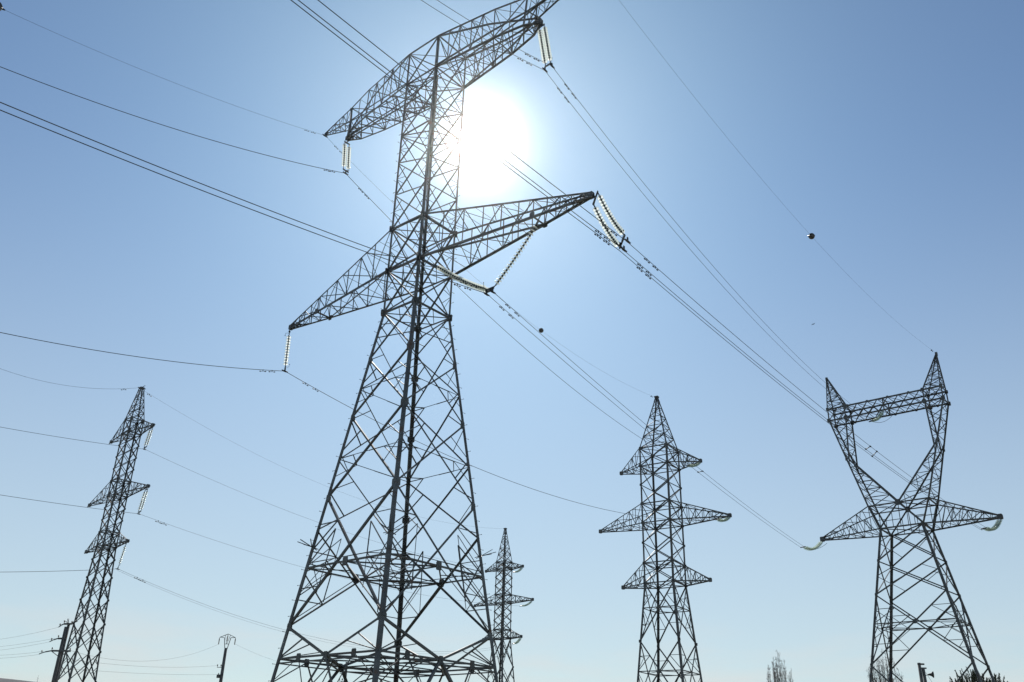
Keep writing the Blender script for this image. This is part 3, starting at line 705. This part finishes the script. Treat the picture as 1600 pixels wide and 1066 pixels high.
# ================================================================== CONDUCTORS
GRP_W = 'overhead conductors'
def wire(pts, r, label, name='conductor', cat='overhead wire', group=GRP_W, mtl=WIRE):
    o0 = Vector(pts[0]); m = MB(); m.tube([Vector(p)-o0 for p in pts], r, 5)
    return tag(m.build(name, mtl, loc=o0), label, cat, group)
def damper(p, d, label, sc=1.0):
    m = MB(); d = d.normalized(); q = p+V(0, 0, -.10*sc)
    m.box(p+V(0, 0, -.04*sc), d*.02*sc, d.cross(V(0, 0, 1))*.018*sc, V(0, 0, .07*sc))
    m.tube([q-d*.20*sc, q+d*.20*sc], .008*sc, 5)
    for s_ in (-1, 1): m.tube([q+d*.12*s_*sc, q+d*.15*s_*sc, q+d*.24*s_*sc], [.02*sc, .036*sc, .034*sc], 7)
    o0 = Vector(p); m.v = [v-o0 for v in m.v]
    return tag(m.build('vibration_damper', FIT, loc=o0), label, 'vibration damper', 'vibration dampers on the wires')
def span(a, b, sag, n=48): return sagged(a, b, sag, n)
def outp(p, k, c, L, az=221.0, tail=140, n=50):
    a = R(az); d = V(math.sin(a), math.cos(a), 0); pts = []
    for i in range(n+1):
        s_ = L*i/n; pts.append(p+d*s_+V(0, 0, k*s_+c*s_*s_))
    sl = k+2*c*L; pts.append(pts[-1]+d*tail*.5+V(0, 0, sl*tail*.5*.9)); pts.append(pts[-1]+d*tail*.5+V(0, 0, sl*tail*.5*.8)); return pts
def put_dampers(pts, dists, what, sc=1.0):
    acc = 0; j = 0
    for a, b in zip(pts[:-1], pts[1:]):
        l = (b-a).length
        while j < len(dists) and acc+l >= dists[j][0]:
            damper(lerp(a, b, (dists[j][0]-acc)/l), b-a, dists[j][1] % what, sc); j += 1
        acc += l
NEAR = 'damper nearer the clamp on %s'; FARR = 'damper farther from the clamp on %s'
tw = .24
def pair(p, off): return p+off
# right-hand spans from tower A
for s_, wd in ((1, 'upper right'), (-1, 'lower left')):
    P = span(A_UR+EU*.27*s_, P_M+EU*.25*s_, 2.4); wire(P, .0135, '%s of twin wires from the long white string to the window-headed tower\'s beam' % wd)
    put_dampers(P, [(1.6, NEAR), (2.4, FARR)], 'the %s wire right of the long white string' % wd)
    P = outp(A_UR+EU*.27*s_, -.3325, .007703, 26); wire(P, .015, '%s of twin wires from the top picture edge to the long white string' % wd)
    put_dampers(P, [(1.5, NEAR), (2.3, FARR)], 'the %s wire left of the long white string' % wd)
    P = span(A_V+EU*.22*s_, P_L+EU*.2*s_, .7); wire(P, .0145, '%s of twin wires from the V-shaped strings to the window-headed tower\'s left arm' % ('upper' if s_ > 0 else 'lower'))
    put_dampers(P, [(1.6, NEAR), (2.6, FARR)], 'the %s wire right of the V-shaped strings' % ('upper' if s_ > 0 else 'lower'))
    P = outp(A_V+EU*.22*s_, -.1841, .00149, 52); wire(P, .019, '%s of twin wires from the left picture edge to the V-shaped strings' % ('upper' if s_ > 0 else 'lower'))
    put_dampers(P, [(1.5, NEAR), (2.3, FARR)], 'the %s wire left of the V-shaped strings' % ('upper' if s_ > 0 else 'lower'))
tri = ((EU*.24+V(0, 0, .12), 'upper'), (EU*-.16+V(0, 0, -.04), 'middle'), (EU*-.2+V(0, 0, -.22), 'lowest'))
for of, wd in tri:
    P = span(A_OR+of, P_R+of*.8, .95); wire(P, .0155, '%s of three wires from the slanting strings to the window-headed tower\'s right arm' % wd)
    put_dampers(P, [(1.7, NEAR), (2.5, FARR)], 'the %s wire right of the slanting strings' % wd)
    P = outp(A_OR+of, .0034, .000748, 40); wire(P, .018, '%s of three wires from the top edge past the sun to the slanting strings' % wd)
    put_dampers(P, [(1.2, NEAR), (1.9, FARR)], 'the %s wire left of the slanting strings' % wd)
P = span(A_UL, B_1, 2.25); wire(P, .02, 'single wire from the bright double string to the mid-size pointed tower\'s top arm'); put_dampers(P, [(1.7, NEAR), (2.4, FARR)], 'the single wire right of the bright double string')
P = outp(A_UL, -.3832, .004865, 50); wire(P, .02, 'single wire from the left picture edge to the bright double string'); put_dampers(P, [(1.2, NEAR), (1.7, FARR)], 'the single wire left of the bright double string')
P = span(A_LL, B_2, 3.0); wire(P, .02, 'single sagging wire from the lower left glass string behind the nearest tower\'s legs'); put_dampers(P, [(1.8, NEAR), (2.7, FARR)], 'the wire right of the lower left glass string')
P = outp(A_LL, -.3105, .004846, 48); wire(P, .02, 'single wire curving from the left picture edge to the lower left glass string'); put_dampers(P, [(1.0, NEAR), (1.7, FARR)], 'the wire left of the lower left glass string')
BE = V(19.29, 110.1, 47.0); ER = WP(TA, 12.95, 0, 44.0); PE = V(47.886, 91.122, 45.75)
GE = 'overhead earth wires'
EW1 = span(A_EL, BE, 2.75); wire(EW1, .008, 'thin wire from the nearest tower\'s top left tip to the mid-size pointed tower\'s peak', 'earth_wire', group=GE); put_dampers(EW1, [(1.3, NEAR), (1.9, FARR)], 'the thin wire right of the top left arm tip', .8)
EW2 = outp(A_EL, -.3175, .004032, 58); wire(EW2, .008, 'thin wire from the top left corner ball to the nearest tower\'s top left tip', 'earth_wire', group=GE); put_dampers(EW2, [(1.1, NEAR), (1.7, FARR)], 'the thin wire left of the top left arm tip', .8)
EW3 = span(ER, PE, 2.75); wire(EW3, .0065, 'thin wire dropping from the top edge to the window-headed tower\'s right horn', 'earth_wire', group=GE); 
EW4 = outp(ER, -.30, .004, 40); wire(EW4, .0115, 'thin wire leaving the nearest tower\'s top right arm tip above the picture', 'earth_wire', group=GE)
put_dampers(list(reversed(EW3)), [(1.2, NEAR)], 'the thin wire at the window-headed tower\'s right horn', 1.4)
put_dampers(list(reversed(EW1)), [(1.4, NEAR)], 'the thin wire at the mid-size pointed tower\'s peak', 1.4)
# line C - D
P = span(CE, V(-.427, 170.157, 43.6), 4.0); wire(P, .011, 'faint wire from the slim left tower\'s peak to the farthest tower\'s peak', 'earth_wire', group=GE); put_dampers(P, [(1.6, NEAR)], 'the faint wire right of the slim left tower\'s peak', 1.4)
for p, q, sg, wd in ((C1, D_1, 2.25, 'top'), (C2, D_2, 2.0, 'middle'), (C3, D_3, 4.1, 'lowest')):
    P = span(p, q, sg); wire(P, .015, 'faint wire from the slim left tower\'s %s string to the farthest tower' % wd)
    if wd != 'top': put_dampers(P, [(2.6, NEAR), (3.4, FARR)], 'the wire right of the slim left tower\'s %s string' % wd, 1.5)
    if wd == 'lowest':
        P = span(p+V(.0, 0, -.16), q+V(0, 0, -.3), 4.2); wire(P, .011, 'lower twin of the faint wire from the slim left tower\'s lowest string')
for p, k_, c_, wd in ((C1, -.1678, .001875, 'top'), (C2, -.1185, .001381, 'middle'), (C3, -.2239, .00177, 'lowest')):
    P = outp(p, k_, c_, 60, 218); wire(P, .022, 'wire from the left picture edge to the slim left tower\'s %s string' % wd)
    if wd == 'middle': put_dampers(P, [(2.0, NEAR)], 'the wire left of the slim left tower\'s middle string', 1.5)
P = outp(CE, -.20, .0018, 60, 218); 
P = [CE]+[CE+V(math.sin(R(218)), math.cos(R(218)), 0)*x+V(0, 0, -.4456*x+.015028*x*x) for x in [i*.7 for i in range(1, 40)]]
sl = -.4456+2*.015028*27.3; P += [P[-1]+V(math.sin(R(218)), math.cos(R(218)), .1)*50]
wire(P, .015, 'thin wire from the left picture edge to the slim left tower\'s peak', 'earth_wire', group=GE); put_dampers(P, [(2.0, NEAR)], 'the thin wire left of the slim left tower\'s peak', 1.4)
# conductor spacers
def spacer(a, b, label):
    m = MB(); c = (a+b)/2; a, b = a-c, b-c
    m.tube([a, b], .03, 6); 
    for q in (a, b): m.tube([q-DIRV*.09, q+DIRV*.09], .05, 6)
    return tag(m.build('conductor_spacer', FIT, loc=c), label, 'spacer', 'spacers between bundled wires')
a_, b_ = span(A_V+EU*.22, P_L+EU*.2, .7), span(A_V-EU*.22, P_L-EU*.2, .7)
spacer(a_[24], b_[24], 'small spacer on the twin wires beside the mid-size pointed tower\'s top right arm')
a_, b_, c_ = (span(A_OR+of, P_R+of*.8, .95) for of, _ in tri)
spacer(a_[24], b_[24], 'left of two small spacers seen inside the window-headed tower\'s open head'); spacer(a_[25], c_[25], 'right of two small spacers seen inside the window-headed tower\'s open head')

# aircraft warning balls
def marker(p, d, r, m1, m2, label):
    root = empty('warning_ball', p, label, 'marker ball', 'aircraft warning balls')
    q = d.to_track_quat('X', 'Z').to_matrix()
    for nm, s_, mt in (('half_shell', 1, m1), ('half_shell', -1, m2)):
        m = MB(); n = 20; k = 9
        for i in range(k+1):
            ph = math.pi/2*i/k
            for j in range(n): t = 2*math.pi*j/n; m.v.append(q @ V(r*math.sin(ph)*math.cos(t), r*math.sin(ph)*math.sin(t), s_*(r*math.cos(ph)+.006)))
        for i in range(k):
            for j in range(n): j2 = (j+1) % n; m.f.append((i*n+j, (i+1)*n+j, (i+1)*n+j2, i*n+j2)[::s_]); m.sm.append(1)
        m.build(nm, mt, root)
    m = MB()
    for s_ in (-1, 1): m.tube([q @ V(s_*r*.96, 0, 0), q @ V(s_*(r+.16), 0, 0)], [.06, .035], 8)
    ring = [q @ V(r*1.02*math.cos(t), r*1.02*math.sin(t), 0) for t in [2*math.pi*i/24 for i in range(25)]]; m.tube(ring, .018, 5)
    m.build('clamp_ring', FIT, root)
def at_len(pts, px):      # sample a wire by parameter
    return along(pts, px), (along(pts, min(1, px+.01))-along(pts, px)).normalized()
BALLS = {}
p, d = at_len(EW1, .5163); marker(p, d, .25, BALL_D, BALL_D, 'dark warning ball just below the nearest tower\'s V-shaped strings, above the twin wires')
p, d = at_len(EW3, .4637); marker(p, d, .26, BALL_W, BALL_D, 'dark grey warning ball in empty sky above the window-headed tower')
p, d = at_len(EW2[:51], .385); marker(p, d, .31, BALL_D, BALL_D, 'dark warning ball at the top left corner of the picture')

# ================================================================== DISTRIBUTION POLES
def pole_post(root, x0, y0, h_, r0, r1):
    m = MB(); m.tube([V(x0, y0, 0), V(x0*.85, y0, h_*.5), V(x0*.75, y0, h_)], [r0, (r0+r1)/2, r1], 10); return m.build('post', CONC, root)
def pin(root, p, h_=.22, r=.05):
    m = MB(); m.tube([p, p+V(0, 0, h_*.4), p+V(0, 0, h_*.42), p+V(0, 0, h_*.7), p+V(0, 0, h_*.72), p+V(0, 0, h_)], [.015, .015, r, r*.8, r, r*.5], 8); m.build('pin_insulator', PORC, root)
def pole_e():
    root = empty('utility_pole', (-28.02, 60, 0), 'stout concrete pole with bent crossarms just left of the slim left tower', 'utility pole', 'distribution poles', R(8))
    for x in (-.065, .065): pole_post(root, x, x, 9.3+x, .115, .085)
    for z, l, r_ in ((9.4, .42, .3), (8.5, .75, .16), (7.75, 1.2, .6)):
        m = MB(); m.angle(V(-l*.45, -.14, z), V(r_, -.14, z+.03), .10, V(0, -1, 0))
        m.angle(V(-l*.45, -.14, z), V(-l*.75, -.2, z-.1), .075, V(0, -1, 0)); m.angle(V(-l*.75, -.2, z-.1), V(-l, -.3, z-.24), .055, V(0, -1, 0))
        if z < 8: m.angle(V(-.1, -.14, z-.3), V(-l*.5, -.14, z), .045, V(0, -1, 0)); m.angle(V(.1, -.14, z-.25), V(r_*.8, -.14, z), .045, V(0, -1, 0))
        m.build('crossarm', STEELD, root)
        for x in (-l*.9, -l*.45, r_*.9): pin(root, V(x, -.24 if x < -l*.8 else -.14, z-(.17 if x < -l*.8 else -.03)), .17, .045)
    m = MB()
    for k in range(5): a = k*1.1; m.tube([V(.1, 0, 9.35), V(.12+.25*math.cos(a), .2*math.sin(a), 9.5+.08*(k % 2)), V(.15+.42*math.cos(a), .35*math.sin(a), 9.62+.08*(k % 3))], .02, 5)
    m.build('fuse_gear', STEELD, root)
    return root
pole_e()
def pole_f():
    root = empty('utility_pole', (-25.0, 85, 0), 'thin pole with a forked basket-like head, between the slim left and nearest towers', 'utility pole', 'distribution poles', R(-4))
    m = MB(); m.tube([V(0, 0, 0), V(0, 0, 11.0)], [.2, .125], 10); m.build('post', CONC, root)
    m = MB(); z = 10.9
    for s_ in (-1, 1): m.angle(V(s_*.1, 0, z), V(s_*.3, 0, z+1.0), .05, V(0, -1, 0)); m.angle(V(s_*.3, 0, z+1.0), V(s_*.72, 0, z+1.02), .045, V(0, -1, 0)); m.angle(V(s_*.72, 0, z+1.02), V(0, 0, z+1.32), .045, V(0, -1, 0)); m.angle(V(0, 0, z+.45), V(s_*.25, 0, z+1.25), .03, V(0, -1, 0))
    m.angle(V(-.18, 0, z+.45), V(.18, 0, z+.45), .04, V(0, -1, 0)); m.build('forked_head', STEELD, root)
    for x in (-.74, .74, 0.0): m = MB(); m.tube([V(x, 0, z+1.0 if x else z+1.28), V(x, 0, z+.85 if x else z+1.1), V(x, 0, z+.4 if x else z+.7)], [.012, .045, .035], 7); m.build('hanging_insulator', PORC, root)
    m = MB(); z = 9.35; m.angle(V(0, 0, z), V(-.55, 0, z), .05, V(0, -1, 0)); m.build('side_bracket', STEELD, root)
    for x in (-.52, -.2): pin(root, V(x, 0, z), .25, .05)
    m = MB(); m.box(V(-.26, 0, z-.75), V(.15, 0, 0), V(0, .12, 0), V(0, 0, .14)); m.tube([V(-.3, 0, z-.6), V(-.3, 0, z-.48)], .04, 7); m.build('fuse_box', STEELD, root)
pole_f()
def pole_g():
    root = empty('utility_pole', (-19.75, 120, 0), 'small distant pole with side brackets, seen low between the nearest tower\'s left legs', 'utility pole', 'distribution poles', R(5))
    m = MB(); m.tube([V(0, 0, 0), V(0, 0, 13.6)], [.24, .16], 10); m.build('post', CONC, root)
    for z in (12.9, 12.2, 11.3):
        m = MB(); m.angle(V(0, 0, z), V(-.75, 0, z+.02), .07, V(0, -1, 0)); m.angle(V(0, 0, z-.3), V(-.5, 0, z), .05, V(0, -1, 0)); m.build('side_bracket', STEELD, root)
        for x in (-.7, -.35): pin(root, V(x, 0, z), .35, .09)
pole_g()
def pole_h():
    root = empty('utility_pole', (33.34, 75, 0), 'dark twin-post pole carrying a loudspeaker horn, under the window-headed tower', 'utility pole', 'distribution poles', 0)
    for x, z in ((-.12, 10.3), (.14, 9.9)): m = MB(); m.tube([V(x*1.8, 0, 0), V(x, 0, z)], [.17, .12], 9); m.build('post', CONC, root)
    m = MB(); m.box(V(0, -.05, 10.2), V(.26, 0, 0), V(0, .06, 0), V(0, 0, .06)); m.box(V(.1, -.05, 9.9), V(.28, 0, 0), V(0, .06, 0), V(0, 0, .05)); m.build('cap_bracket', STEELD, root)
    m = MB(); m.tube([V(.2, -.1, 9.35), V(.45, -.1, 9.42)], .03, 6); m.build('horn_arm', STEELD, root)
    m = MB(); m.tube([V(.38, -.15, 9.42), V(.5, -.18, 9.42), V(.62, -.2, 9.42), V(.78, -.24, 9.42)], [.07, .08, .12, .26], 14); m.build('loudspeaker_horn', FIT, root)
    m = MB(); m.tube(sagged(V(.3, 0, 9.6), V(3.2, 4, 8.2), .1), .012, 5); m.build('service_wire', WIRE, root)
pole_h()
GD = 'thin distribution wires near the horizon'
E0 = V(-28.02, 60, 0)
hw = [((-1.17, -.3, 7.5), (-9.93, 8, 8.35), 'lowest'), ((-1.0, -.2, 7.7), (-9.99, 8, 8.56), 'second lowest'), ((-.7, -.2, 8.3), (-10.04, 8, 8.74), 'middle'), ((-.5, -.2, 8.5), (-10.12, 8, 9.0), 'second highest'), ((-.4, 0, 9.25), (-10.34, 8, 9.75), 'highest')]
for o_, e_, wd in hw:
    a = E0+V(*o_); b = a+(E0+V(*e_)-a)*2.2; wire(span(a, b, .75 if wd == 'highest' else .45, 24), .006, '%s of the faint thin wires between the left edge and the stout pole' % wd, 'distribution_wire', 'thin wire', GD)
for i, (pe, pf, sg, wd) in enumerate((((.6, -.1, 7.8), (-.74, 0, 11.3), 1.0, 'topmost'), ((.5, 0, 7.3), (-.5, 0, 9.5), .3, 'middle'), ((.3, 0, 6.75), (-.25, 0, 8.75), .15, 'lowest'))):
    wire(span(E0+V(*pe), V(-25, 85, 0)+V(*pf), sg, 24), .007, '%s of three thin wires between the stout pole and the fork-headed pole' % wd, 'distribution_wire', 'thin wire', GD)
wire(span(V(-24.3, 85, 11.4), V(-19.9, 120, 13.2), 1.0, 20), .007, 'faint thin wire from the fork-headed pole to the small pole behind the nearest tower', 'distribution_wire', 'thin wire', GD)

# ================================================================== TREES
def bare_tree(x, y, h_, rad, seed, label, name='poplar_tree', nl=9):
    rr = random.Random(seed); root = empty(name, (x, y, 0), label, 'tree', 'trees at the foot of the towers')
    m = MB(); pts = [V(noise.noise(V(i*.4, seed, 0))*.25, noise.noise(V(i*.4, seed, 5))*.25, h_*i/10*.8) for i in range(11)]
    m.tube(pts, [h_*.012*(1-i/10.5)+.03 for i in range(11)], 7); m.build('trunk', BARK, root)
    m = MB()
    for b in range(nl):
        az = b*2.4+rr.uniform(-.4, .4); f = math.sqrt(rr.uniform(.02, 1)) if b else .05
        top = h_*(1-.13*f*f-rr.uniform(0, .10)) if b else h_
        p = along(pts, rr.uniform(.35, .6)); c = V(math.cos(az)*rad*f, math.sin(az)*rad*f, 0)
        q = []
        for i in range(13):
            t = i/12; w_ = 1-(1-t)**2.2
            q.append(V(p.x+(c.x-p.x)*w_*.95+rr.uniform(-.06, .06), p.y+(c.y-p.y)*w_*.95+rr.uniform(-.06, .06), p.z+(top-p.z)*t))
        m.tube(q, [.07*(1-i/13)+.009 for i in range(13)], 4, False)
        for i in range(3, 13):
            for s_ in range(5):
                st = lerp(q[i-1], q[i], rr.random()); a_ = rr.uniform(0, 6.28); L = rr.uniform(.3, 1.1)*(1.4-i/13)*rad/2.2
                e = V(math.cos(a_)*.75, math.sin(a_)*.75, 1).normalized()*L
                m.tube([st, st+e*.5+V(math.cos(a_), math.sin(a_), 0)*L*.12, st+e+V(0, 0, L*.2)], [.014, .010, .005], 3, False)
                for k_ in range(rr.choice((1, 2, 3, 4))):
                    c_ = st+e*rr.uniform(.3, 1.2)+V(rr.uniform(-.12, .12), rr.uniform(-.12, .12), rr.uniform(-.1, .1)); a2 = V(rr.uniform(-1, 1), rr.uniform(-1, 1), rr.uniform(-1, 1)).normalized()*.055; b2 = a2.cross(V(rr.random(), rr.random(), 1)).normalized()*.04
                    m.quad(c_-a2, c_-b2, c_+a2, c_+b2)
    m.build('crown', TWIG, root)
    return root
bare_tree(40.9, 140, 18.9, 2.1, 3, 'thin nearly bare tree standing alone left of the window-headed tower', nl=24)
bare_tree(60.6, 150, 21.0, 2.7, 9, 'wider bare tree seen through the left leg of the window-headed tower', nl=34)
bare_tree(-97, 200, 17.2, .9, 5, 'tiny bare sapling top at the bottom left beside the dark hill', nl=4)
def conifer(x, y, ztop, rad, seed, label):
    rr = random.Random(seed); root = empty('pine_tree', (x, y, 0), label, 'tree', 'trees at the foot of the towers')
    m = MB(); m.tube([V(0, 0, 0), V(.1, 0, ztop*.6), V(0, .1, ztop*.9)], [.3, .2, .08], 8); m.build('trunk', BARK, root)
    limbs = MB(); m = MB(); zb = ztop*.45
    for i in range(430):
        az = rr.uniform(0, 6.283); t = rr.random()**.7; rr_ = rad*math.sqrt(rr.random())*1.0
        zsurf = zb+(ztop-1.35-zb)*(1-(rr_/rad)**5)+noise.noise(V(rr_*math.cos(az), rr_*math.sin(az), 3))*.5
        z = zsurf-rr.random()**1.6*2.2
        p = V(math.cos(az)*rr_, math.sin(az)*rr_, z)
        d = (V(math.cos(az)*rr_/rad*.8, math.sin(az)*rr_/rad*.8, 1.9)+V(rr.uniform(-.4, .4), rr.uniform(-.4, .4), 0)).normalized()
        L = rr.uniform(.6, 1.55)
        limbs.tube([p-d*.8, p+d*L*.9], [.03, .01], 4, False)
        for j in range(80):
            f = rr.random(); q = p+d*L*f*1.0; e = (V(rr.uniform(-1, 1), rr.uniform(-1, 1), rr.uniform(-1, 1)).normalized()+d*1.2).normalized()*rr.uniform(.12, .22)*(1.1-.5*f); s_ = e.cross(V(rr.random(), rr.random(), rr.random())).normalized()*.026
            m.quad(q-s_, q+e*.5-s_*1.2, q+e, q+e*.5+s_*1.2)
    limbs.build('branches', BARK, root); m.build('crown', NEEDLE, root)
conifer(50.2, 100, 12.75, 3.7, 11, 'dense dark evergreen treetop at the foot of the window-headed tower\'s right legs')

# ================================================================== BIRD
r_ = empty('bird', (36.0, 95, 50.8), 'tiny dark bird gliding in the empty sky above the window-headed tower', 'bird', rz=.4)
m = MB(); m.tube([V(-.22, 0, 0), V(-.12, 0, .01), V(0, 0, .015), V(.12, 0, .02), V(.19, 0, .04), V(.24, 0, .035)], [.015, .05, .065, .05, .035, .008], 8)
k = len(m.v)
for s_ in (-1, 1):
    k = len(m.v); m.v += [V(.08, s_*.04, .03), V(-.08, s_*.04, .03), V(.10, s_*.28, .09), V(-.05, s_*.28, .08), V(.0, s_*.55, .03), V(-.06, s_*.52, .025)]
    k2 = len(m.v); m.v += [v+V(0, 0, -.012) for v in m.v[k:k+6]]
    for a in (0, 2): m.f.append((k+a, k+a+1, k+a+3, k+a+2)); m.f.append((k2+a, k2+a+2, k2+a+3, k2+a+1)); m.sm += [0, 0]
k = len(m.v); m.v += [V(-.18, -.03, 0), V(-.18, .03, 0), V(-.36, .07, 0), V(-.36, -.07, 0), V(-.18, -.03, .01), V(-.18, .03, .01), V(-.36, .07, .008), V(-.36, -.07, .008)]
m.f += [(k, k+1, k+2, k+3), (k+4, k+7, k+6, k+5)]; m.sm += [0, 0]
m.build('body', BIRD, r_); r_.scale = (.6, .6, .6)

# ================================================================== HAZE, SHAPED FOR THE SUN'S GLOW
hz = MB(); hz.box(V(0, 800, 36), V(1500, 0, 0), V(0, 1400, 0), V(0, 0, 37))
hm = bpy.data.materials.new('sun_glow_haze'); hm.use_nodes = True; t = hm.node_tree; t.nodes.clear()
o_ = t.nodes.new('ShaderNodeOutputMaterial'); pv = t.nodes.new('ShaderNodeVolumePrincipled'); pv.inputs['Color'].default_value = (.92, .97, 1, 1)
pv.inputs['Density'].default_value = .000062; pv.inputs['Anisotropy'].default_value = .975  # thin haze added to scatter a sun glow in front of the steel
t.links.new(pv.outputs[0], o_.inputs['Volume'])
tag(hz.build('glow_haze', hm), kind='stuff')
